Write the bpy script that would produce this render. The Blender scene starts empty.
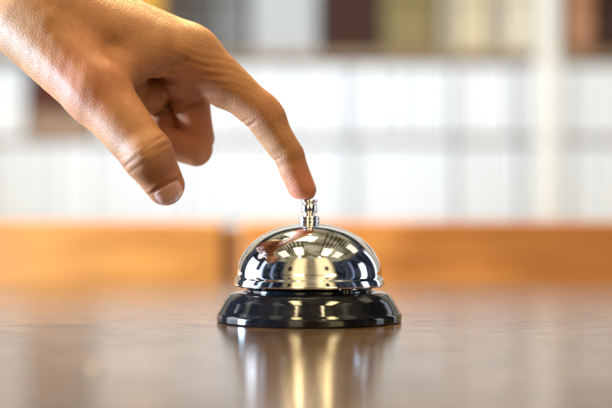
import bpy, bmesh, math, random
import numpy as np
from mathutils import Vector, Matrix

random.seed(7)
scene = bpy.context.scene
COL = scene.collection
MM = 0.001
F = 1126.0          # focal length in photo pixels
CAMD = 520.0        # camera to bell axis, mm
CAMZ = 42.0
HORZ = 230.0


def P(px, py, y=0.0):
    """photo pixel at depth y (mm behind the bell axis) -> world mm"""
    d = CAMD + y
    return np.array([(px - 306.0) * d / F, y, CAMZ + (HORZ - py) * d / F])


# ------------------------------------------------------------------ materials
class NT:
    def __init__(self, tree):
        self.t = tree
        self.n = tree.nodes
        self.l = tree.links

    def node(self, kind, **kw):
        nd = self.n.new(kind)
        for k, v in kw.items():
            setattr(nd, k, v)
        return nd

    def put(self, sock, v):
        if isinstance(v, bpy.types.NodeSocket):
            self.l.new(v, sock)
        else:
            sock.default_value = v

    def m(self, op, a, b=0.0, c=None, clamp=False):
        nd = self.node('ShaderNodeMath', operation=op)
        nd.use_clamp = clamp
        self.put(nd.inputs[0], a)
        self.put(nd.inputs[1], b)
        if c is not None:
            self.put(nd.inputs[2], c)
        return nd.outputs[0]

    def mix(self, fac, a, b, blend='MIX'):
        nd = self.node('ShaderNodeMix', data_type='RGBA', blend_type=blend)
        self.put(nd.inputs[0], fac)
        self.put(nd.inputs[6], a)
        self.put(nd.inputs[7], b)
        return nd.outputs[2]

    def step(self, v, lo, hi):
        nd = self.node('ShaderNodeMapRange', interpolation_type='SMOOTHSTEP')
        self.put(nd.inputs[0], v)
        nd.inputs[1].default_value = lo
        nd.inputs[2].default_value = hi
        return nd.outputs[0]

    def band(self, v, lo, hi, s):
        return self.m('MULTIPLY', self.step(v, lo - s, lo + s),
                      self.m('SUBTRACT', 1.0, self.step(v, hi - s, hi + s)))

    def noise(self, vec, scale, detail=4.0, rough=0.55, dist=0.0):
        nd = self.node('ShaderNodeTexNoise')
        self.put(nd.inputs['Vector'], vec)
        nd.inputs['Scale'].default_value = scale
        nd.inputs['Detail'].default_value = detail
        nd.inputs['Roughness'].default_value = rough
        nd.inputs['Distortion'].default_value = dist
        return nd.outputs[0]

    def mapping(self, vec, scale=(1, 1, 1), loc=(0, 0, 0)):
        nd = self.node('ShaderNodeMapping')
        self.l.new(vec, nd.inputs[0])
        nd.inputs[1].default_value = loc
        nd.inputs[3].default_value = scale
        return nd.outputs[0]

    def bump(self, h, strength, dist):
        nd = self.node('ShaderNodeBump')
        self.put(nd.inputs['Height'], h)
        nd.inputs['Strength'].default_value = strength
        nd.inputs['Distance'].default_value = dist
        return nd.outputs[0]


def rgb(r, g, b):
    return (r, g, b, 1.0)


def new_mat(name, color=(0.5, 0.5, 0.5), rough=0.5, metal=0.0):
    m = bpy.data.materials.new(name)
    m.use_nodes = True
    t = NT(m.node_tree)
    b = m.node_tree.nodes['Principled BSDF']
    b.inputs['Base Color'].default_value = rgb(*color)
    b.inputs['Roughness'].default_value = rough
    b.inputs['Metallic'].default_value = metal
    tc = t.node('ShaderNodeTexCoord')
    return m, t, b, tc.outputs['Object']


def mottled(name, color, var=0.12, scale=30.0, rough=0.5, stretch=(1, 1, 1)):
    m, t, b, oc = new_mat(name, color, rough)
    n = t.noise(t.mapping(oc, stretch), scale, 5.0)
    lo = rgb(*[c * (1 - var) for c in color])
    hi = rgb(*[min(1, c * (1 + var)) for c in color])
    t.put(b.inputs['Base Color'], t.mix(n, lo, hi))
    t.put(b.inputs['Roughness'], t.m('ADD', t.m('MULTIPLY', n, 0.15), rough - 0.07))
    b.inputs['Specular IOR Level'].default_value = 0.15
    return m


def chrome_mat():
    m, t, b, oc = new_mat('chrome', (0.86, 0.86, 0.87), 0.04, 1.0)
    n = t.noise(oc, 160.0, 6.0, 0.7)
    n2 = t.noise(oc, 900.0, 3.0)
    r = t.m('ADD', 0.04, t.m('MULTIPLY', t.step(n, 0.45, 0.7), 0.1))
    t.put(b.inputs['Roughness'], r)
    t.put(b.inputs['Normal'], t.bump(t.m('ADD', n, t.m('MULTIPLY', n2, 0.2)), 0.03, 0.0004))
    return m


def black_mat():
    m, t, b, oc = new_mat('black_enamel', (0.006, 0.006, 0.008), 0.1)
    n = t.noise(oc, 220.0, 6.0, 0.7)
    t.put(b.inputs['Roughness'], t.m('ADD', 0.06, t.m('MULTIPLY', t.step(n, 0.45, 0.8), 0.16)))
    t.put(b.inputs['Normal'], t.bump(n, 0.05, 0.0005))
    dust = t.step(t.noise(oc, 2600.0, 2.0), 0.7, 0.76)
    t.put(b.inputs['Base Color'], t.mix(t.m('MULTIPLY', dust, 0.25), rgb(0.005, 0.0055, 0.008), rgb(0.4, 0.4, 0.42)))
    b.inputs['Specular IOR Level'].default_value = 0.5
    return m


def table_mat():
    m, t, b, oc = new_mat('table_wood', (0.2, 0.12, 0.07), 0.3)
    g1 = t.noise(t.mapping(oc, (2.0, 18.0, 10.0)), 4.0, 7.0, 0.62, 0.4)
    g2 = t.noise(t.mapping(oc, (5.0, 50.0, 30.0)), 4.0, 6.0, 0.65)
    g3 = t.noise(oc, 5.0, 3.0)
    base = t.mix(t.step(g1, 0.3, 0.7), rgb(0.045, 0.028, 0.014), rgb(0.135, 0.088, 0.046))
    base = t.mix(t.m('MULTIPLY', t.step(g2, 0.48, 0.64), 0.6), base, rgb(0.05, 0.025, 0.012))
    base = t.mix(t.m('MULTIPLY', g3, 0.25), base, rgb(0.2, 0.12, 0.07))
    g4 = t.noise(t.mapping(oc, (26.0, 95.0, 20.0)), 1.0, 9.0, 0.72, 0.3)
    g5 = t.noise(t.mapping(oc, (90.0, 260.0, 20.0)), 1.0, 6.0, 0.7)
    base = t.mix(t.m('MULTIPLY', t.step(g4, 0.48, 0.62), 0.85), base, rgb(0.035, 0.017, 0.008))
    base = t.mix(t.m('MULTIPLY', t.step(g5, 0.52, 0.68), 0.75), base, rgb(0.3, 0.18, 0.1))
    t.put(b.inputs['Base Color'], base)
    rr = t.m('ADD', t.m('MULTIPLY', t.step(g4, 0.42, 0.66), 0.16), t.m('MULTIPLY', g5, 0.1))
    t.put(b.inputs['Roughness'], t.m('ADD', 0.045, t.m('MULTIPLY', rr, 0.8)))
    b.inputs['IOR'].default_value = 1.52
    b.inputs['Coat Weight'].default_value = 0.3
    b.inputs['Coat Roughness'].default_value = 0.14
    t.put(b.inputs['Specular IOR Level'], t.m('ADD', 0.04, t.m('MULTIPLY', t.step(g5, 0.35, 0.65), 0.4)))
    g2 = t.m('ADD', g2, t.m('MULTIPLY', g4, 0.6))
    t.put(b.inputs['Normal'], t.bump(t.m('ADD', g2, t.m('MULTIPLY', g1, 0.5)), 0.25, 0.0004))
    return m


def orange_wood(name, c1, c2):
    m, t, b, oc = new_mat(name, c1, 0.4)
    g = t.noise(t.mapping(oc, (1.2, 1.0, 9.0)), 6.0, 5.0, 0.6, 0.6)
    g2 = t.noise(oc, 4.0, 2.0)
    c = t.mix(t.step(g, 0.3, 0.72), rgb(*c1), rgb(*c2))
    c = t.mix(t.m('MULTIPLY', t.step(g2, 0.42, 0.62), 0.65), c, rgb(c1[0] * .6, c1[1] * .5, c1[2] * .5))
    t.put(b.inputs['Base Color'], c)
    return m


def skin_mat():
    m, t, b, oc = new_mat('skin', (0.6, 0.36, 0.24), 0.45)
    at = t.node('ShaderNodeAttribute', attribute_name='tint')
    sep = t.node('ShaderNodeSeparateColor')
    t.l.new(at.outputs['Color'], sep.inputs[0])
    red, dark, pale = sep.outputs[0], sep.outputs[1], sep.outputs[2]
    n1 = t.noise(oc, 55.0, 5.0, 0.6)
    n2 = t.noise(oc, 380.0, 4.0, 0.6)
    c = t.mix(t.step(n1, 0.3, 0.7), rgb(0.27, 0.12, 0.048), rgb(0.39, 0.19, 0.08))
    c = t.mix(t.m('MULTIPLY', t.step(n2, 0.5, 0.8), 0.35), c, rgb(0.33, 0.13, 0.06))
    n3 = t.noise(oc, 22.0, 3.0)
    c = t.mix(t.m('MULTIPLY', t.step(n3, 0.5, 0.72), 0.4), c, rgb(0.36, 0.13, 0.07))
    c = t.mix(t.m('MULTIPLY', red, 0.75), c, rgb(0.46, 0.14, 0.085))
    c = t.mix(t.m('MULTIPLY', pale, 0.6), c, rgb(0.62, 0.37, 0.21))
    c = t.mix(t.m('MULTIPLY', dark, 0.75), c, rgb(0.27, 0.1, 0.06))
    t.put(b.inputs['Base Color'], c)
    b.inputs['Subsurface Weight'].default_value = 0.14
    b.inputs['Subsurface Radius'].default_value = (1.0, 0.35, 0.18)
    b.inputs['Subsurface Scale'].default_value = 0.004
    b.inputs['Specular IOR Level'].default_value = 0.26
    t.put(b.inputs['Roughness'], t.m('ADD', 0.45, t.m('MULTIPLY', n2, 0.2)))
    # skin relief: crossing fine lines and pores
    vor = t.node('ShaderNodeTexVoronoi', feature='DISTANCE_TO_EDGE')
    t.put(vor.inputs['Vector'], t.mapping(oc, (1.0, 1.0, 1.6)))
    vor.inputs['Scale'].default_value = 620.0
    lines = t.step(vor.outputs['Distance'], 0.0, 0.25)
    w = t.noise(t.mapping(oc, (500.0, 300.0, 160.0)), 1.0, 5.0, 0.65, 0.5)
    h = t.m('ADD', t.m('MULTIPLY', lines, 0.45), t.m('MULTIPLY', w, 0.9))
    h = t.m('ADD', h, t.m('MULTIPLY', n1, 1.2))
    t.put(b.inputs['Normal'], t.bump(h, 0.5, 0.0003))
    return m


def nail_mat():
    m, t, b, oc = new_mat('nail', (0.72, 0.42, 0.34), 0.25)
    n = t.noise(t.mapping(oc, (300.0, 300.0, 300.0)), 1.0, 4.0)
    t.put(b.inputs['Base Color'], t.mix(n, rgb(0.6, 0.31, 0.25), rgb(0.7, 0.42, 0.35)))
    b.inputs['Subsurface Weight'].default_value = 0.2
    b.inputs['Subsurface Radius'].default_value = (1.0, 0.4, 0.25)
    b.inputs['Subsurface Scale'].default_value = 0.002
    t.put(b.inputs['Normal'], t.bump(n, 0.15, 0.0002))
    return m


M_CHROME = chrome_mat()
M_BLACK = black_mat()
M_TABLE = table_mat()
M_SKIN = skin_mat()
M_NAIL = nail_mat()
M_WHITE = mottled('white_paint', (0.8, 0.8, 0.8), 0.04, 3.0, 0.5)
M_BINDER = mottled('white_binder_card', (0.8, 0.81, 0.83), 0.04, 8.0, 0.45)
M_BOARD = mottled('shelf_board_wood', (0.3, 0.2, 0.12), 0.2, 8.0, 0.5, (1, 8, 8))
M_WALL = mottled('wall_paint', (0.8, 0.8, 0.79), 0.03, 2.0, 0.7)
M_OR1 = orange_wood('honey_wood', (0.36, 0.115, 0.014), (0.5, 0.19, 0.032))
M_OR2 = orange_wood('orange_wood', (0.42, 0.13, 0.02), (0.6, 0.22, 0.042))
M_POST = mottled('bench_post_wood', (0.36, 0.19, 0.09), 0.2, 10.0, 0.5, (1, 1, .2))


# ------------------------------------------------------------------ helpers
def link_mesh(name, me, mat, parent=None, smooth=False):
    o = bpy.data.objects.new(name, me)
    COL.objects.link(o)
    me.materials.append(mat)
    if smooth:
        me.polygons.foreach_set('use_smooth', [True] * len(me.polygons))
    if parent is not None:
        o.parent = parent
    return o


def build(name, bm, mat, parent=None, smooth=False, loc=None):
    me = bpy.data.meshes.new(name)
    bmesh.ops.recalc_face_normals(bm, faces=bm.faces)
    bm.to_mesh(me)
    bm.free()
    o = link_mesh(name, me, mat, parent, smooth)
    if loc is not None:
        o.location = loc
    return o


def thing(name, label, cat, loc=(0, 0, 0), group=None):
    o = bpy.data.objects.new(name, None)
    o.empty_display_size = 0.02
    COL.objects.link(o)
    o.location = loc
    tag(o, label, cat, group)
    return o


def tag(o, label, cat, group=None):
    o['label'] = label
    o['category'] = cat
    if group:
        o['group'] = group
    return o


def lathe(bm, prof, seg=160):
    """profile of (r, z) in mm"""
    rings = []
    for r, z in prof:
        if r < 1e-6:
            rings.append([bm.verts.new((0, 0, z * MM))])
        else:
            rings.append([bm.verts.new((r * MM * math.cos(2 * math.pi * i / seg),
                                        r * MM * math.sin(2 * math.pi * i / seg), z * MM)) for i in range(seg)])
    for a, b in zip(rings, rings[1:]):
        for i in range(seg):
            j = (i + 1) % seg
            if len(a) == 1 and len(b) == 1:
                continue
            if len(a) == 1:
                bm.faces.new((a[0], b[i], b[j]))
            elif len(b) == 1:
                bm.faces.new((a[i], a[j], b[0]))
            else:
                bm.faces.new((a[i], a[j], b[j], b[i]))


def fillet(pts, n=6, rad=0.6):
    """round the corners of an open profile"""
    out = [pts[0]]
    for k in range(1, len(pts) - 1):
        p0, p1, p2 = [np.array(q, float) for q in (pts[k - 1], pts[k], pts[k + 1])]
        rr = pts[k][2] if len(pts[k]) > 2 else rad
        p0, p1, p2 = p0[:2], p1[:2], p2[:2]
        a, b = p0 - p1, p2 - p1
        la, lb = np.linalg.norm(a), np.linalg.norm(b)
        d = min(rr, la * 0.48, lb * 0.48)
        s, e = p1 + a / la * d, p1 + b / lb * d
        for i in range(n + 1):
            t = i / n
            out.append(tuple((1 - t) ** 2 * s + 2 * t * (1 - t) * p1 + t * t * e))
    out.append(pts[-1])
    return [(q[0], q[1]) for q in out]


def box(bm, x0, x1, y0, y1, z0, z1, bevel=0.0, seg=2):
    r = bmesh.ops.create_cube(bm, size=1.0)
    vs = r['verts']
    bmesh.ops.scale(bm, vec=(x1 - x0, y1 - y0, z1 - z0), verts=vs)
    bmesh.ops.translate(bm, vec=((x0 + x1) / 2, (y0 + y1) / 2, (z0 + z1) / 2), verts=vs)
    if bevel > 0:
        es = list({e for v in vs for e in v.link_edges})
        bmesh.ops.bevel(bm, geom=es, offset=bevel, segments=seg, profile=0.5, affect='EDGES')


# ------------------------------------------------------------------ table
bm = bmesh.new()
box(bm, -1.1, 1.1, -0.95, 0.389, -0.035, 0.0, 0.003, 3)
table = build('table', bm, M_TABLE)
tag(table, 'satin brown wooden table top with fine horizontal grain under the bell', 'table')

# crumb on the table, out of focus in front left
bm = bmesh.new()
bmesh.ops.create_icosphere(bm, subdivisions=2, radius=0.0013)
for v in bm.verts:
    v.co *= 1 + random.uniform(-.25, .25)
    v.co.z *= 0.6
crumb = build('crumb', bm, mottled('crumb', (0.8, 0.72, 0.6), 0.1, 300, 0.4), None, True, (-0.064, -0.182, 0.0004))
tag(crumb, 'tiny pale crumb lying on the table at the front left', 'crumb')

# ------------------------------------------------------------------ bell
BX = 1.5 * MM
bell = thing('service_bell', 'chrome domed service bell on a round black base, pressed by a fingertip', 'bell', (BX, 0, 0))

bm = bmesh.new()
prof = [(0, 0.05), (42.2, 0.05, .3), (42.6, 0.6, 0.4), (42.6, 3.4, 1.2), (41.5, 4.9, 1.5), (38.7, 10.0, 3.0),
        (37.6, 11.4, 1.0), (36.2, 12.8, 1.2), (34.4, 13.5, 1.2), (31.5, 13.3, .5), (29.8, 12.6, .6), (0, 12.6)]
lathe(bm, fillet(prof, 6))
build('base', bm, M_BLACK, bell, True)
bm = bmesh.new()
lathe(bm, fillet([(0, 12.4), (29.0, 12.4), (29.0, 15.2, .8), (22, 16.2, 2), (9, 16.2, .6), (8, 19, .5), (3, 26, .5), (0, 26)], 5), 96)
build('base_plate', bm, M_BLACK, bell, True)

bm = bmesh.new()
prof = [(33.2, 16.4), (34.2, 16.1), (34.6, 16.25), (34.8, 16.7), (34.7, 17.4), (34.3, 19.0), (34.15, 19.5), (33.9, 19.9), (33.7, 20.3), (33.55, 20.7)]
NN = 56
for i in range(1, NN + 1):
    a = math.pi / 2 * i / NN
    r = 33.4 * max(0.0, math.cos(a)) ** 0.96
    z = 20.9 + 24.1 * math.sin(a) ** 0.97
    if r > 2.5:
        prof.append((r, z))
prof.append((0.0, 45.0))
inner = [(33.0, 16.6), (32.9, 20.5)]
for i in range(1, 25):
    a = math.pi / 2 * i / 24
    inner.append((32.6 * max(0.0, math.cos(a)), 20.6 + 23.4 * math.sin(a)))
inner[-1] = (0.0, 44.0)
lathe(bm, list(reversed(inner)) + prof, 192)
build('dome', bm, M_CHROME, bell, True)

bm = bmesh.new()
lathe(bm, fillet([(0, 44.6), (4.4, 44.8), (4.9, 45.2, .2), (4.9, 46.4, .15), (4.5, 46.55, .1), (4.5, 46.75, .1), (4.9, 46.9, .15),
                  (4.9, 48.1, .3), (3.8, 48.6, .3), (1.5, 48.6)], 4, .2), 72)
build('collar_nut', bm, M_CHROME, bell, True)
bm = bmesh.new()
lathe(bm, fillet([(0, 47.6), (2.5, 47.6), (2.5, 49.6, .2), (3.4, 49.9, .3), (3.75, 50.5, .4), (3.75, 53.4, .5), (3.3, 54.0, .3),
                  (2.9, 54.2, .15), (2.9, 54.6, .15), (3.8, 54.75, .15), (3.95, 55.1, .2), (3.95, 55.7, .2), (3.7, 55.95, .2), (0, 56.05)], 5, .3), 72)
build('push_button', bm, M_CHROME, bell, True)
# striker lever peeking out between dome and base
bm = bmesh.new()
lathe(bm, fillet([(0, 13.3), (3.4, 13.3), (3.4, 17.0, .5), (2.2, 17.6, .4), (0, 17.6)], 4), 40)
bmesh.ops.translate(bm, vec=(0.0158, -0.0245, 0), verts=bm.verts)
build('striker', bm, M_BLACK, bell, True)

# ------------------------------------------------------------------ hand (signed distance field -> mesh)
def cone(p, a, b, ra, rb):
    ba = (b - a).astype(np.float32)
    pa = p - a.astype(np.float32)
    h = np.clip(pa @ ba / np.float32(ba @ ba), 0, 1)
    d = pa - h[:, None] * ba
    return np.sqrt((d * d).sum(1)) - (ra + (rb - ra) * h)


def smin(a, b, k):
    h = np.clip(0.5 + 0.5 * (b - a) / k, 0, 1)
    return b + (a - b) * h - k * h * (1 - h)


def U(v):
    return v / np.linalg.norm(v)


# joints
I_MCP, I_PIP, I_DIP, I_TIP = P(193, 53, 0), P(264.5, 116, 0), P(289, 155, -1), P(303.4, 189.4, -1)
T_CMC, T_MCP, T_IP, T_TIP = P(34, 26, -10), P(97, 92, -30), P(147.5, 155, -43), P(165.5, 186, -36)
M_MCP, M_PIP, M_DIP, M_TIP = P(181, 56, 23), P(196, 138, 20), P(160, 141, 13), P(162, 118, 22)
R_MCP, R_PIP, R_DIP, R_TIP = P(166, 60, 41), P(180, 132, 38), P(146, 133, 33), P(146, 106, 33)
L_MCP, L_PIP, L_DIP, L_TIP = P(148, 68, 58), P(163, 128, 53), P(134, 120, 49), P(136, 100, 48)


def groove(p, c, axis, side, amp, w, cut=0.0, soft=2.0):
    """ring-like crease around a joint on one side"""
    q = p - c.astype(np.float32)
    t = q @ axis.astype(np.float32)
    s = q @ side.astype(np.float32)
    m = 1 / (1 + np.exp(-(s - cut) / (soft * 0.3)))
    near = np.exp(-((q * q).sum(1) / 20.0 ** 2) ** 2)
    return amp * np.exp(-(t / w) ** 2) * m * near


aI = U(U(I_DIP - I_PIP) + U(I_PIP - I_MCP))      # crease plane normal at PIP
aD = U(I_TIP - I_PIP)
aT = U(U(T_IP - T_MCP) + U(T_TIP - T_IP))
sI = np.array([-0.62, 0, -0.78])                  # palm side of the index
sD = np.array([-0.87, 0, -0.5])
DORS_T = U(np.array([-0.05, -1.0, 0.12]))         # back of the thumb, towards the camera
d_t = U(T_TIP - T_IP)
NAILN = np.array([0.3, -0.8, -0.42])
NAILN = U(NAILN - d_t * (NAILN @ d_t))
NAILS = np.cross(d_t, NAILN)


def wav(p, f, ph):
    return np.sin(p[:, 0] * f[0] + p[:, 1] * f[1] + p[:, 2] * f[2] + ph)


def seg(p, pts):
    """distance to a skin fold that runs straight into the hand, in photo pixels"""
    sc = F / (CAMD + p[:, 1])
    q = np.stack([306 + p[:, 0] * sc, HORZ - (p[:, 2] - CAMZ) * sc], 1)
    best = np.full(len(p), 1e9, np.float32)
    for a, b in zip(pts, pts[1:]):
        a, b = np.array(a, float), np.array(b, float)
        h = np.clip(((q - a) @ (b - a)) / ((b - a) @ (b - a)), 0, 1)
        best = np.minimum(best, np.linalg.norm(q - a - h[:, None] * (b - a), axis=1))
    return best


def sdf(p):
    p = p.astype(np.float32)
    # --- palm and back of the hand
    WR = P(18, -14, 22)
    d = cone(p, P(36, -2, 8), I_MCP, 17, 11.3)
    d = smin(d, cone(p, P(30, -8, 24), M_MCP, 18, 11.6), 8)
    d = smin(d, cone(p, P(24, -4, 40), R_MCP, 17, 11), 8)
    d = smin(d, cone(p, P(18, 2, 52), L_MCP, 16, 10), 8)
    d = smin(d, cone(p, WR, P(-95, -72, 34), 25, 22.5), 14)
    d = smin(d, cone(p, P(20, -4, 40), P(-95, -66, 52), 22, 21), 14)
    d = smin(d, cone(p, P(-95, -70, 42), P(-330, -190, 62), 24, 34), 14)
    # muscle between thumb and index, thenar mass
    d = smin(d, cone(p, P(62, 24, -8), P(150, 52, -6), 21, 11.5), 9)
    d = smin(d, cone(p, P(60, 45, 12), P(120, 78, 8), 19, 12), 9)
    # tendons on the back
    d = smin(d, cone(p, P(60, -22, 6), P(188, 34, 1), 4.0, 3.6), 7)
    d = smin(d, cone(p, P(52, 18, -28), P(108, 52, -17), 1.6, 1.3), 4)
    # --- thumb
    t = cone(p, T_CMC, T_MCP, 18.5, 14.2)
    t = smin(t, cone(p, T_MCP, T_IP, 13.6, 10.6), 5)
    t = smin(t, cone(p, T_IP, T_TIP, 10.6, 8.3), 3)
    t = smin(t, cone(p, T_IP + np.array([2.5, 6, -5]), T_TIP + np.array([-.5, 3.2, 1]), 8.0, 6.6), 3)   # pad
    t = smin(t, cone(p, T_IP + DORS_T * 3.2, T_IP + DORS_T * 3.2 + d_t * 1.5, 8.0, 7.5), 3)                 # knuckle
    d = smin(d, t, 7)
    # web between thumb and index
    w = cone(p, P(108, 80, -20), P(158, 50, -4), 9.0, 9.0)
    d = smin(d, w, 6)
    # palm side behind the web
    d = smin(d, cone(p, P(112, 82, 2), P(148, 100, 14), 11, 8.5), 4)
    d = smin(d, cone(p, P(160, 82, 32), P(185, 77, 12), 12, 11.5), 3)
    d = smin(d, cone(p, P(105, 70, 46), P(152, 96, 48), 18, 15), 5)
    # --- index
    i = cone(p, I_MCP, I_PIP, 11.3, 8.5)
    i = smin(i, cone(p, I_MCP + np.array([2, 2, -6]), P(222, 88, 1), 9.0, 8.2), 5)
    j = cone(p, I_PIP, I_DIP, 8.2, 6.8)
    j = smin(j, cone(p, I_PIP + (I_DIP - I_PIP) * 0.35 + sD * 1.4, I_PIP + (I_DIP - I_PIP) * 0.7 + sD * 1.0, 6.6, 6.2), 2.5)
    i = smin(i, j, 2.2)
    k = cone(p, I_DIP, I_TIP, 6.75, 5.8)
    k = smin(k, cone(p, P(292.5, 170, -1), P(299.3, 186, -1), 5.9, 5.7), 2)
    i = smin(i, k, 1.6)
    i = smin(i, cone(p, I_PIP - sI * .4 - aI * 3, I_PIP - sI * .3 + aI * 3, 7.7, 7.4), 4)
    d = smin(d, i, 6)
    # --- curled fingers
    def curled(a, b, c, e, s):
        f = cone(p, a, b, 11.0 * s, 8.7 * s)
        b2 = b + np.array([0.4, -4.6, -5.8]) * s
        g = cone(p, b2, c, 7.9 * s, 7.7 * s)
        g = smin(g, cone(p, c, e, 7.3 * s, 6.4 * s), 2.0)
        return smin(f, g, 0.5)
    c = curled(M_MCP, M_PIP, M_DIP, M_TIP, 1.0)
    c = smin(c, curled(R_MCP, R_PIP, R_DIP, R_TIP, 0.96), 0.8)
    c = smin(c, curled(L_MCP, L_PIP, L_DIP, L_TIP, 0.84), 0.8)
    # soft join in the palm, hard crease lower down
    zz = P(0, 78, 15)[2]
    kk = np.clip((p[:, 2] - zz) / 12.0, 0, 1) * 6 + 0.7
    h = np.clip(0.5 + 0.5 * (c - d) / kk, 0, 1)
    d = c + (d - c) * h - kk * h * (1 - h)
    # --- creases
    fold = lambda pts, amp, w, y0, y1: amp * np.exp(-(seg(p, pts) / w) ** 2) * (p[:, 1] > y0) * (p[:, 1] < y1)
    d = d + fold(((135, 120), (180, 108), (214, 97)), 0.8, 1.8, -2, 22)
    d = d + fold(((146, 94), (150, 78), (166, 66), (184, 61)), 1.1, 4.0, -30, 8)
    d = d + fold(((166, 72), (184, 71), (198, 76)), 0.5, 1.5, -20, 8)
    d = d + fold(((160, 82), (182, 82), (202, 84)), 0.45, 1.5, -20, 8)
    d = d + groove(p, I_PIP + sI * 3, U(aI + sI * 0.25), sI, 0.6, 0.7, 2.0)
    d = d + groove(p, I_PIP + sI * 3 - aI * 2.4, U(aI + sI * 0.35), sI, 0.4, 0.5, 3.0)
    d = d + groove(p, I_DIP + sD * 2, U(aD + sD * .15), sD, 0.36, 0.6, 1.5)
    for off, amp in ((-3.0, .1), (-1.2, .18), (0.6, .18), (2.4, .1)):
        d = d + groove(p, I_PIP + aI * off, U(aI), -sI, amp, 0.45, 3.5)
    for off, amp in ((-1.2, .18), (0.4, .22), (1.8, .15)):
        d = d + groove(p, I_DIP + aD * off, U(aD), -sD, amp, 0.4, 2.5)
    for off, amp, tl in ((-3.4, .16, .12), (-1.6, .26, -.08), (.1, .3, .1), (1.9, .24, -.05), (3.6, .15, .1)):
        d = d + groove(p, T_IP + aT * off, U(aT + NAILS * tl), DORS_T, amp, 0.6, 3.0)
    # web folds under the index base
    q = p - P(190, 80, -6).astype(np.float32)
    near = np.exp(-((q / np.array([16, 12, 10], np.float32)) ** 2).sum(1))
    u = q[:, 0] * 0.25 + q[:, 2] * 0.97 + 0.9 * wav(p, (0.22, 0.1, 0.05), 1.0)
    d = d + 0.32 * near * np.sin(u * 1.75)
    # loose skin over thumb base, gentle undulation
    q = p - P(70, 80, -35).astype(np.float32)
    near = np.exp(-((q / np.array([34, 22, 30], np.float32)) ** 2).sum(1))
    d = d + near * (0.07 * wav(p, (0.75, 0.2, 0.55), 0.3) + 0.05 * wav(p, (1.2, .3, -.2), 1.0))
    d = d + 0.22 * wav(p, (0.19, 0.13, 0.16), 0.5) * wav(p, (0.12, -0.2, 0.21), 2.0)
    # --- fingertip squashed flat on the button
    q = p - np.array([1.5, 0, 56.0], np.float32)
    pl = np.where((q[:, 0] ** 2 + q[:, 1] ** 2 < 144) & (q[:, 2] > -12), -q[:, 2] - 0.05 + 0.02 * q[:, 0] ** 2 * (q[:, 0] < 0) * 0.6, -50.0)
    d = -smin(-d, -pl, 1.2)
    # --- nail bed steps
    b = T_TIP - d_t * 4.6 + NAILN * 7.0
    q = p - b.astype(np.float32)
    ql, qs, qn = q @ d_t.astype(np.float32), q @ NAILS.astype(np.float32), q @ NAILN.astype(np.float32)
    edge = ql - 0.042 * qs ** 2
    d = d + (0.3 * np.exp(-((edge - .2) / 0.4) ** 2) - 0.3 * np.exp(-((edge + 1.1) / 0.9) ** 2)) * (np.abs(qs) < 9) * (qn > -5)
    return d


def surface_nets(lo, hi, h, blk=6):
    H = h * blk
    nb = np.ceil((hi - lo) / H).astype(int)
    # coarse block centres
    gx, gy, gz = [lo[a] + (np.arange(nb[a]) + 0.5) * H for a in range(3)]
    C = np.stack(np.meshgrid(gx, gy, gz, indexing='ij'), -1).reshape(-1, 3)
    D = sdf(C).reshape(nb)
    act = np.abs(D) < H * 1.25
    n = nb * blk
    V = np.repeat(np.repeat(np.repeat(D, blk, 0), blk, 1), blk, 2).astype(np.float32)
    mask = np.repeat(np.repeat(np.repeat(act, blk, 0), blk, 1), blk, 2)
    idx = np.argwhere(mask)
    pts = lo + (idx + 0.5) * h
    out = np.empty(len(pts), np.float32)
    CH = 400000
    for s in range(0, len(pts), CH):
        out[s:s + CH] = sdf(pts[s:s + CH])
    V[mask] = out
    # cells
    S = V < 0
    sh = tuple(n - 1)
    cnt = np.zeros(sh, np.int8)
    for dx in (0, 1):
        for dy in (0, 1):
            for dz in (0, 1):
                cnt += S[dx:n[0] - 1 + dx, dy:n[1] - 1 + dy, dz:n[2] - 1 + dz]
    cell = (cnt > 0) & (cnt < 8)
    ci = np.argwhere(cell)
    vid = -np.ones(sh, np.int64)
    vid[cell] = np.arange(len(ci))
    acc = np.zeros((len(ci), 3))
    num = np.zeros(len(ci))
    cor = [(a, b, c) for a in (0, 1) for b in (0, 1) for c in (0, 1)]
    for A in cor:
        for ax in range(3):
            if A[ax]:
                continue
            B = list(A)
            B[ax] = 1
            va = V[ci[:, 0] + A[0], ci[:, 1] + A[1], ci[:, 2] + A[2]]
            vb = V[ci[:, 0] + B[0], ci[:, 1] + B[1], ci[:, 2] + B[2]]
            x = (va < 0) != (vb < 0)
            t = np.where(x, va / np.where(x, va - vb, 1), 0)
            pos = np.tile(np.array(A, float), (len(ci), 1))
            pos[:, ax] = t
            acc[x] += pos[x]
            num[x] += 1
    verts = lo + (ci + 0.5 + acc / num[:, None]) * h
    quads = []
    for ax in range(3):
        a1, a2 = (ax + 1) % 3, (ax + 2) % 3
        s0 = [slice(0, n[k]) for k in range(3)]
        s1 = list(s0)
        s0[ax] = slice(0, n[ax] - 1)
        s1[ax] = slice(1, n[ax])
        A_, B_ = S[tuple(s0)], S[tuple(s1)]
        e = np.argwhere(A_ != B_)
        ok = (e[:, a1] > 0) & (e[:, a2] > 0) & (e[:, a1] < n[a1] - 1) & (e[:, a2] < n[a2] - 1)
        e = e[ok]
        flip = A_[e[:, 0], e[:, 1], e[:, 2]]
        cs = []
        for o1, o2 in ((-1, -1), (0, -1), (0, 0), (-1, 0)):
            q = e.copy()
            q[:, a1] += o1
            q[:, a2] += o2
            cs.append(vid[q[:, 0], q[:, 1], q[:, 2]])
        Q = np.stack(cs, 1)
        Q[~flip] = Q[~flip][:, ::-1]
        quads.append(Q)
    quads = np.concatenate(quads)
    quads = quads[(quads >= 0).all(1)]
    return verts, quads


lo = np.array([-345.0, -70.0, 44.0])
hi = np.array([16.0, 110.0, 290.0])
verts, quads = surface_nets(lo, hi, 0.7)
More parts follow.
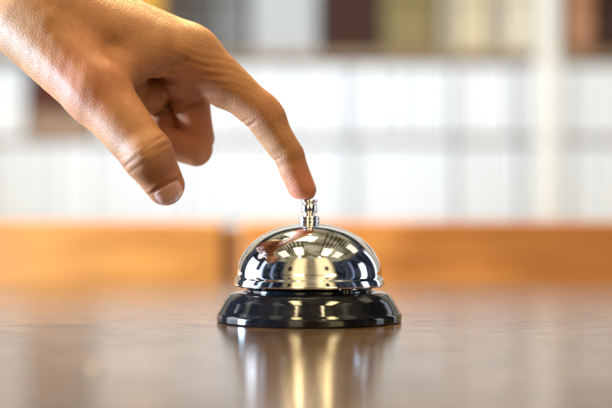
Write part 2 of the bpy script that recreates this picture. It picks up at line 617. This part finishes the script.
# pull the vertices exactly onto the field
for _ in range(2):
    g = np.empty_like(verts)
    for a in range(3):
        dv = np.zeros(3)
        dv[a] = 0.25
        g[:, a] = (sdf(verts + dv) - sdf(verts - dv)) / 0.5
    gn = (g * g).sum(1)
    verts = verts - np.clip(sdf(verts) / np.maximum(gn, .2), -.4, .4)[:, None] * g

me = bpy.data.meshes.new('hand')
me.vertices.add(len(verts))
me.vertices.foreach_set('co', (verts * MM).astype(np.float32).ravel())
me.loops.add(len(quads) * 4)
me.loops.foreach_set('vertex_index', quads.astype(np.int32).ravel())
me.polygons.add(len(quads))
me.polygons.foreach_set('loop_start', np.arange(0, len(quads) * 4, 4, dtype=np.int32))
me.update(calc_edges=True)
me.validate()


def blob(c, r):
    return np.exp(-((verts - c) ** 2).sum(1) / r ** 2)


def gsum(c, axis, side, w, cut):
    return groove(verts.astype(np.float32), c, axis, side, 1.0, w, cut)


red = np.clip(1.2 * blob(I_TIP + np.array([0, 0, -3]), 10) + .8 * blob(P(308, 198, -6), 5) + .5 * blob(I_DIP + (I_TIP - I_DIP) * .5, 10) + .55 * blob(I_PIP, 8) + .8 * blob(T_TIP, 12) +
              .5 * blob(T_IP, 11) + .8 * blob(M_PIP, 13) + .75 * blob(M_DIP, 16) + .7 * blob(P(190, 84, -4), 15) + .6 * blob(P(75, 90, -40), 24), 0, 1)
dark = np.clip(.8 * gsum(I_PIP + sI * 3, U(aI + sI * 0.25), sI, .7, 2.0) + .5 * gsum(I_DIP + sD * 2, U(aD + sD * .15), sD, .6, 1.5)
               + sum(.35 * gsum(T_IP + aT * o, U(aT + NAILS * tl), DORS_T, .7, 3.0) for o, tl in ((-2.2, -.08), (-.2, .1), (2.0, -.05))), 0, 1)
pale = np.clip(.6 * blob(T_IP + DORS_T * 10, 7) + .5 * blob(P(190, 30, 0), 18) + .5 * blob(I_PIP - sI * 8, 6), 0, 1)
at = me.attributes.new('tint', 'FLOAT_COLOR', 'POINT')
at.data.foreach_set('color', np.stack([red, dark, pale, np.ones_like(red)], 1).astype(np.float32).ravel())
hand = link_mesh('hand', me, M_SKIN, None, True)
tag(hand, 'bare hand from the upper left pressing the bell button with its index finger', 'hand')


def make_nail(c, ax, nrm, L, W, lift, name='nail'):
    side = np.cross(ax, nrm)
    nu, nv = 25, 25
    pts = []
    for iv in range(nv):
        v = iv / (nv - 1)
        for iu in range(nu):
            u = iu / (nu - 1) * 2 - 1
            lv = v * (1 - 0.0 * u) * L
            prox = 0.16 * L * u * u
            dist_ = L * (1 - 0.26 * u * u)
            l = -prox * (1 - v) * 0 + (prox + (dist_ - prox) * v)
            wv = W * (0.93 + 0.07 * math.sin(math.pi * v))
            pts.append(c + ax * l + side * (u * wv) + nrm * 12)
    pts = np.array(pts)
    q = pts.copy()
    for _ in range(60):
        dd = sdf(q)
        q = q - nrm * np.clip(dd * 0.8, -1, 3)[:, None]
    # smooth the sheet and lift it
    q = q.reshape(nv, nu, 3)
    for _ in range(6):
        z = q.copy()
        z[1:-1, 1:-1] = (q[:-2, 1:-1] + q[2:, 1:-1] + q[1:-1, :-2] + q[1:-1, 2:]) / 4
        q = z
    v = np.linspace(0, 1, nv)[:, None, None]
    uu = np.linspace(-1, 1, nu)[None, :, None]
    q = q + nrm * (lift - 1.1 * np.clip(1 - v * 7, 0, 1) - 0.75 * np.abs(uu) ** 9)
    bm = bmesh.new()
    top = [[bm.verts.new(q[a, b] * MM) for b in range(nu)] for a in range(nv)]
    bot = [[bm.verts.new((q[a, b] - nrm * 0.5) * MM) for b in range(nu)] for a in range(nv)]
    for a in range(nv - 1):
        for b in range(nu - 1):
            bm.faces.new((top[a][b], top[a][b + 1], top[a + 1][b + 1], top[a + 1][b]))
            bm.faces.new((bot[a][b], bot[a + 1][b], bot[a + 1][b + 1], bot[a][b + 1]))
    for a in range(nv - 1):
        for b in (0, nu - 1):
            bm.faces.new((top[a][b], top[a + 1][b], bot[a + 1][b], bot[a][b]))
    for b in range(nu - 1):
        for a in (0, nv - 1):
            bm.faces.new((top[a][b], top[a][b + 1], bot[a][b + 1], bot[a][b]))
    return build(name, bm, M_NAIL, hand, True)


make_nail(T_TIP - d_t * 4.4, d_t, NAILN, 11.6, 6.7, 0.4)
d_i = U(I_TIP - I_DIP)
nI = U(np.array([0.84, 0.4, 0.5]))
nI = U(nI - d_i * (nI @ d_i))
make_nail(I_TIP - d_i * 8.0, d_i, nI, 11.5, 4.6, 0.25)

# ------------------------------------------------------------------ bench behind the table
def W(px, py, d):
    """pixel -> metres at distance d (mm) from the camera"""
    return P(px, py, d - CAMD) * MM


DB = 1250.0
bench = thing('bench', 'orange wooden bench back of two wide panels behind the table', 'bench', tuple(W(230, 290, DB)))
bo = np.array(bench.location)


def bench_part(name, x0, x1, ztop, zbot, mat, th=0.02, yo=0.0, bev=0.004):
    a, b_ = W(x0, 0, DB)[0] - bo[0], W(x1, 0, DB)[0] - bo[0]
    bm = bmesh.new()
    box(bm, a, b_, yo, yo + th, zbot - bo[2], ztop - bo[2], bev, 3)
    return build(name, bm, mat, bench)


zt = W(0, 221.5, DB)[2]
bench_part('back_panel', -420, 222, zt, -0.42, M_OR1)
bench_part('back_panel', 241, 1050, zt, -0.42, M_OR2)
bench_part('post', 223, 240, zt - .006, -0.72, M_POST, 0.03, 0.012)
bench_part('post', -440, -421, zt - .006, -0.72, M_POST, 0.03, 0.012)
bench_part('post', 1051, 1070, zt - .006, -0.72, M_POST, 0.03, 0.012)

# ------------------------------------------------------------------ shelves and wall
DS = 4000.0
SC = DS / F * MM                # metres per photo pixel at the shelf front
YS = (DS - CAMD) * MM


def sx(px):
    return (px - 306) * SC


def sz(py):
    return CAMZ * MM + (HORZ - py) * SC


bm = bmesh.new()
box(bm, -3.2, 3.2, YS + 0.36, YS + 0.42, -0.9, 2.4)
wall = build('wall', bm, M_WALL)
wall['kind'] = 'structure'

shelf = thing('shelving_unit', 'wide white shelving unit with brown boards against the far wall', 'shelves', (0, YS, sz(300)))
so = np.array(shelf.location)


def shelf_part(name, x0, x1, y0, y1, z0, z1, mat, bev=0.003):
    bm = bmesh.new()
    box(bm, x0 - so[0], x1 - so[0], y0 - so[1], y1 - so[1], z0 - so[2], z1 - so[2], bev, 2)
    return build(name, bm, mat, shelf)


XL, XR = sx(-260), sx(880)
for top, bot in ((52, 61), (138, 141.5), (226, 232)):
    shelf_part('board', XL, XR, YS, YS + 0.33, sz(bot), sz(top), M_BOARD)
shelf_part('board', XL, XR, YS, YS + 0.33, sz(-60), sz(-66), M_BOARD)
shelf_part('back_panel', XL, XR, YS + 0.335, YS + 0.35, sz(330), sz(-66), M_WHITE)
for a, b_ in ((-268, -261), (881, 888)):
    shelf_part('side_panel', sx(a), sx(b_), YS - .005, YS + 0.35, sz(330), sz(-70), M_WHITE)
CREAM = mottled('cream_paint', (0.84, 0.81, 0.75), 0.05, 5, 0.5)
shelf_part('upright', sx(536), sx(558), YS - 0.012, YS - 0.001, sz(224), sz(-66), CREAM)


ROD = mottled('grey_steel', (0.3, 0.31, 0.34), 0.1, 9, 0.4)
for px in (352, 452, 520, 566):
    shelf_part('support_rod', sx(px - 1.5), sx(px + 1.5), YS - 0.03, YS - 0.02, sz(300), sz(60), ROD)


def make_binder(w, hh, dd, mat):
    bm = bmesh.new()
    box(bm, -w / 2, w / 2, 0, dd, 0, hh, min(.008, w * .2), 3)
    # finger hole ring on the spine
    for i in range(20):
        pass
    r = bmesh.ops.create_cone(bm, cap_ends=True, segments=20, radius1=.013, radius2=.011, depth=.004)
    bmesh.ops.rotate(bm, cent=(0, 0, 0), matrix=Matrix.Rotation(math.pi / 2, 3, 'X'), verts=r['verts'])
    bmesh.ops.translate(bm, vec=(0, -.0015, hh * .22), verts=r['verts'])
    return bm


protos = {}
M_BIND2 = mottled('pale_grey_binder_card', (0.7, 0.72, 0.76), 0.04, 8, 0.45)


def binder_row(bottom, hpx, label, group, seed, start):
    rnd = random.Random(seed)
    x = sx(start)
    first = None
    variants = []
    for wpx in (26, 38, 19):
        wv = wpx * SC
        me_ = bpy.data.meshes.new('binder')
        bm = make_binder(wv * .96, hpx * SC, .27, M_BINDER)
        bm.to_mesh(me_)
        bm.free()
        me_.materials.append(M_BINDER)
        variants.append((wv, me_))
    while x < sx(760):
        wv, me_ = variants[rnd.choice((0, 0, 1, 2))]
        o = bpy.data.objects.new('binder', me_)
        COL.objects.link(o)
        o.location = (x + wv / 2, YS + 0.004 + rnd.uniform(0, .003), sz(bottom) + .0005)
        tag(o, label, 'binder', group)
        x += wv + (rnd.choice((0.0, 0.0, 0.001, 0.003)))


binder_row(138, 73, 'white binder standing in the upper white row on the far shelves', 'binders in the upper row', 3, 96)
binder_row(226, 83, 'white binder standing in the lower white row, just above the bench', 'binders in the lower row', 9, -150)


def item(name, label, cat, x0, x1, hpx, color, depth=.24, y=0.015, lid=None, bev=.006, group=None, bottom=52):
    w = (x1 - x0) * SC
    t = thing(name, label, cat, (sx((x0 + x1) / 2), YS + y, sz(bottom) + .0005), group)
    bm = bmesh.new()
    hh = hpx * SC
    if lid:
        box(bm, -w / 2 + .004, w / 2 - .004, .004, depth - .004, 0, hh * .8, bev, 2)
        build('body', bm, mottled(name + '_body', color, .1, 12, .55), t)
        bm = bmesh.new()
        box(bm, -w / 2, w / 2, 0, depth, hh * .8 + .001, hh, bev, 2)
        build('lid', bm, mottled(name + '_lid', lid, .1, 12, .55), t)
    else:
        box(bm, -w / 2, w / 2, 0, depth, 0, hh, bev, 3)
        build('body', bm, mottled(name + '_body', color, .15, 12, .55), t)
        bm = bmesh.new()
        box(bm, -w * .3, w * .3, -.002, 0.001, hh * .25, hh * .33, .0005, 1)
        build('spine_label', bm, mottled(name + '_label', tuple(min(1, c * 1.5 + .05) for c in color), .05, 12, .5), t)
    return t


item('storage_box', 'dark brown box on the top shelf, right of the hand', 'box', 322, 376, 95, (0.04, 0.009, 0.002), lid=(0.1, 0.04, 0.015))
item('file_box', 'olive khaki file box on the top shelf beside the dark brown box', 'file box', 383, 438, 88, (0.2, 0.145, 0.055))
item('book', 'narrow grey-brown book on the top shelf right of the olive file box', 'book', 441, 455, 80, (0.36, 0.31, 0.24))
item('book', 'wide tan book on the top shelf among the cream ones', 'book', 457, 490, 84, (0.55, 0.45, 0.29))
item('book', 'narrow taupe book on the top shelf left of the cream upright', 'book', 492, 505, 76, (0.4, 0.35, 0.28))
item('storage_box', 'pale cream box on the top shelf against the cream upright', 'box', 508, 534, 90, (0.66, 0.58, 0.44))
item('canister', 'salmon brown canister on the top shelf near the right edge', 'canister', 570, 596, 86, (0.42, 0.2, 0.11), bev=.03)
item('storage_box', 'black-brown box on the top shelf at the right edge', 'box', 599, 660, 90, (0.035, 0.014, 0.01))
item('storage_box', 'pale grey box on the top shelf left of the dark brown box', 'box', 250, 318, 84, (0.42, 0.42, 0.42), lid=(0.45, 0.45, 0.45))
item('book', 'tall dull grey book on the top shelf above the index knuckle', 'book', 216, 246, 90, (0.15, 0.145, 0.14))
item('book', 'narrow dark grey book on the top shelf behind the index knuckle', 'book', 196, 214, 84, (0.09, 0.08, 0.07))
item('file_box', 'dark taupe file box on the top shelf just above the hand', 'file box', 164, 194, 92, (0.06, 0.045, 0.035))
item('storage_box', 'golden yellow box on the top shelf behind the back of the hand', 'box', 118, 161, 90, (0.6, 0.3, 0.04))
# left end: pale board and a dark red box in front of the upper binders
item('storage_box', 'flat tan box on the middle shelf under the dark red box', 'box', 26, 92, 26, (0.34, 0.22, 0.15), bottom=138)
item('storage_box', 'dark red-brown box on top of the flat tan box at the left', 'box', 27, 60, 36, (0.09, 0.02, 0.01), y=.03, bottom=111.8)
item('file_box', 'white file box at the left end of the middle shelf, beside the dark red box', 'box', -30, 23, 74, (0.8, 0.82, 0.86), bottom=138)

# ------------------------------------------------------------------ lamps
def area(name, loc, target, size, power, color, size_y=None):
    l = bpy.data.lights.new(name, 'AREA')
    l.energy = power
    l.color = color
    l.shape = 'RECTANGLE'
    l.size = size
    l.size_y = size_y or size
    o = bpy.data.objects.new(name, l)
    COL.objects.link(o)
    o.location = loc
    o.rotation_euler = (Vector(target) - Vector(loc)).to_track_quat('-Z', 'Y').to_euler()
    return o


WARM = (1.0, 0.76, 0.46)
COOL = (0.52, 0.75, 1.0)
area('ceiling_lamp', (-0.34, -0.85, 1.25), (-0.05, 0, 0.1), 0.06, 0.9, WARM, 0.1)
area('ceiling_lamp', (0.36, -0.85, 1.25), (-0.05, 0, 0.1), 0.06, 0.9, WARM, 0.1)
area('ceiling_lamp', (-0.15, 0.75, 1.1), (-0.05, 0, 0.1), 0.3, 30.0, (1.0, 0.7, 0.34), 0.3)
area('window_light', (-1.2, 0.0, 0.05), (-0.1, -0.02, 0.12), 0.2, 105.0, COOL, 0.4)
area('shelf_fill', (-0.3, 1.75, 1.2), (-0.05, 3.5, 0.14), 1.8, 45.0, (0.72, 0.86, 1.0), 0.5)  # unseen fill light added to whiten the shelves and binders
area('bench_fill', (-0.12, 0.25, 0.75), (0.0, 0.73, 0.02), 0.4, 2.7, (1.0, 0.8, 0.5), 0.3)  # added warm fill that brightens the bench panels, no visible source

# ------------------------------------------------------------------ world: a plain indoor surround
world = bpy.data.worlds.new('World')
scene.world = world
world.use_nodes = True
t = NT(world.node_tree)
bg = world.node_tree.nodes['Background']
tc = t.node('ShaderNodeTexCoord')
sp = t.node('ShaderNodeSeparateXYZ')
t.l.new(tc.outputs['Generated'], sp.inputs[0])
X, Y, Z = sp.outputs
az = t.m('ARCTAN2', X, t.m('MULTIPLY', Y, -1.0))         # 0 = behind the camera, + = right
el = t.m('ARCSINE', Z)
zc = t.m('MAXIMUM', Z, 0.02)
u = t.m('DIVIDE', X, zc)
v = t.m('DIVIDE', Y, zc)
nz = t.noise(t.mapping(tc.outputs['Generated'], (6.0, 6.0, 1.5)), 1.0, 4.0)
c = t.mix(t.step(nz, 0.35, 0.7), rgb(0.012, 0.014, 0.022), rgb(0.09, 0.1, 0.13))
slat = t.m('MULTIPLY', t.band(t.m('FRACT', t.m('MULTIPLY', u, 14.0)), 0.2, 0.6, 0.1), t.band(v, -0.45, 0.9, 0.1))
slat = t.m('MULTIPLY', slat, t.m('SUBTRACT', 1.0, t.band(u, -0.08, 0.2, 0.04)))
cv = t.node('ShaderNodeCombineXYZ')
t.l.new(u, cv.inputs[0])
t.l.new(v, cv.inputs[1])
cn = t.noise(cv.outputs[0], 2.6, 4.0)
cbase = t.mix(t.step(cn, 0.35, 0.62), rgb(0.16, 0.12, 0.05), rgb(0.66, 0.58, 0.38))
ceil = t.mix(slat, cbase, rgb(0.04, 0.03, 0.015))
ceil = t.mix(t.step(t.m('ABSOLUTE', u), 0.9, 1.6), ceil, rgb(0.09, 0.075, 0.06))
col = t.mix(t.step(el, 0.62, 0.75), c, ceil)
# pale wall behind the camera
blk = t.m('MULTIPLY', t.band(az, -0.72, 0.72, 0.08), t.band(el, 0.1, 0.9, 0.08))
lob = t.m('ADD', t.band(az, -0.48, -0.12, 0.1), t.band(az, 0.22, 0.66, 0.1))  # glowing lobes added to the wall for warm streaks on the table
col = t.mix(blk, col, t.mix(lob, rgb(0.4, 0.31, 0.17), rgb(1.9, 1.45, 0.76)))
for a_, e_ in ((-0.55, 0.38), (0.0, 0.5), (0.5, 0.4)):
    sp_ = t.m('MULTIPLY', t.band(az, a_ - .03 - abs(a_) * .05, a_ + .03 + abs(a_) * .05, .05), t.band(el, e_ - .03 - abs(a_) * .12, e_ + .03 + abs(a_) * .12, .05))
    col = t.mix(sp_, col, rgb(0.03, 0.025, 0.02))
# tall windows far left and right
for a0, a1, e0, e1, cc in ((-2.12, -1.68, -0.05, 0.45, rgb(5.6, 6.2, 7.0)), (2.25, 2.4, -0.05, 0.5, rgb(1.8, 1.95, 2.2)), (-1.52, -1.4, -0.05, 0.6, rgb(1.2, 1.4, 1.8)), (-1.12, -1.04, 0.0, 0.5, rgb(0.3, 0.4, 0.6)), (1.25, 1.33, 0.0, 0.55, rgb(0.25, 0.32, 0.5)), (1.58, 1.8, -0.05, 0.4, rgb(3.2, 3.6, 4.2))):
    wn = t.m('MULTIPLY', t.band(az, a0, a1, 0.03), t.band(el, e0, e1, 0.03))
    col = t.mix(wn, col, cc)
# ceiling light panels
for u0, u1, v0, v1 in ((-0.75, -0.5, -0.5, -0.1), (0.6, 0.85, -0.5, -0.1), (0.7, 1.1, 0.3, 0.7), (-1.5, -1.0, 0.2, 0.6)):
    pn = t.m('MULTIPLY', t.m('MULTIPLY', t.band(u, u0, u1, 0.03), t.band(v, v0, v1, 0.03)), t.step(Z, 0.3, 0.35))
    col = t.mix(pn, col, rgb(1.8, 1.6, 1.2))
for a0, a1 in ((-0.42, -0.16), (0.42, 0.72)):  # low warm glow patches, added for lip glints and table streaks
    wn = t.m('MULTIPLY', t.band(az, a0, a1, 0.04), t.band(el, 0.04, 0.15, 0.03))
    col = t.mix(wn, col, rgb(6.0, 4.8, 2.8))
for u0, u1 in ((-0.29, -0.15), (0.32, 0.46)):
    pn = t.m('MULTIPLY', t.m('MULTIPLY', t.band(u, u0, u1, 0.03), t.band(v, -0.5, -0.12, 0.03)), t.step(Z, 0.3, 0.35))
    col = t.mix(pn, col, rgb(46.0, 35.0, 18.0))
t.put(bg.inputs['Color'], col)
bg.inputs['Strength'].default_value = 0.78

# ------------------------------------------------------------------ camera
cam = bpy.data.cameras.new('Camera')
co = bpy.data.objects.new('Camera', cam)
COL.objects.link(co)
co.location = (0, -CAMD * MM, CAMZ * MM)
co.rotation_euler = (math.pi / 2, 0, 0)
cam.sensor_width = 36.0
cam.lens = F / 612.0 * 36.0
cam.shift_y = (HORZ - 204.0) / 612.0
cam.clip_start = 0.01
cam.clip_end = 50.0
cam.dof.use_dof = True
cam.dof.focus_distance = 0.500
cam.dof.aperture_fstop = 4.1
cam.dof.aperture_blades = 0
scene.camera = co

scene.render.engine = 'CYCLES'
scene.view_settings.view_transform = 'Standard'
scene.view_settings.look = 'None'
scene.view_settings.exposure = 0.0
scene.view_settings.gamma = 1.0
scene.cycles.use_denoising = True
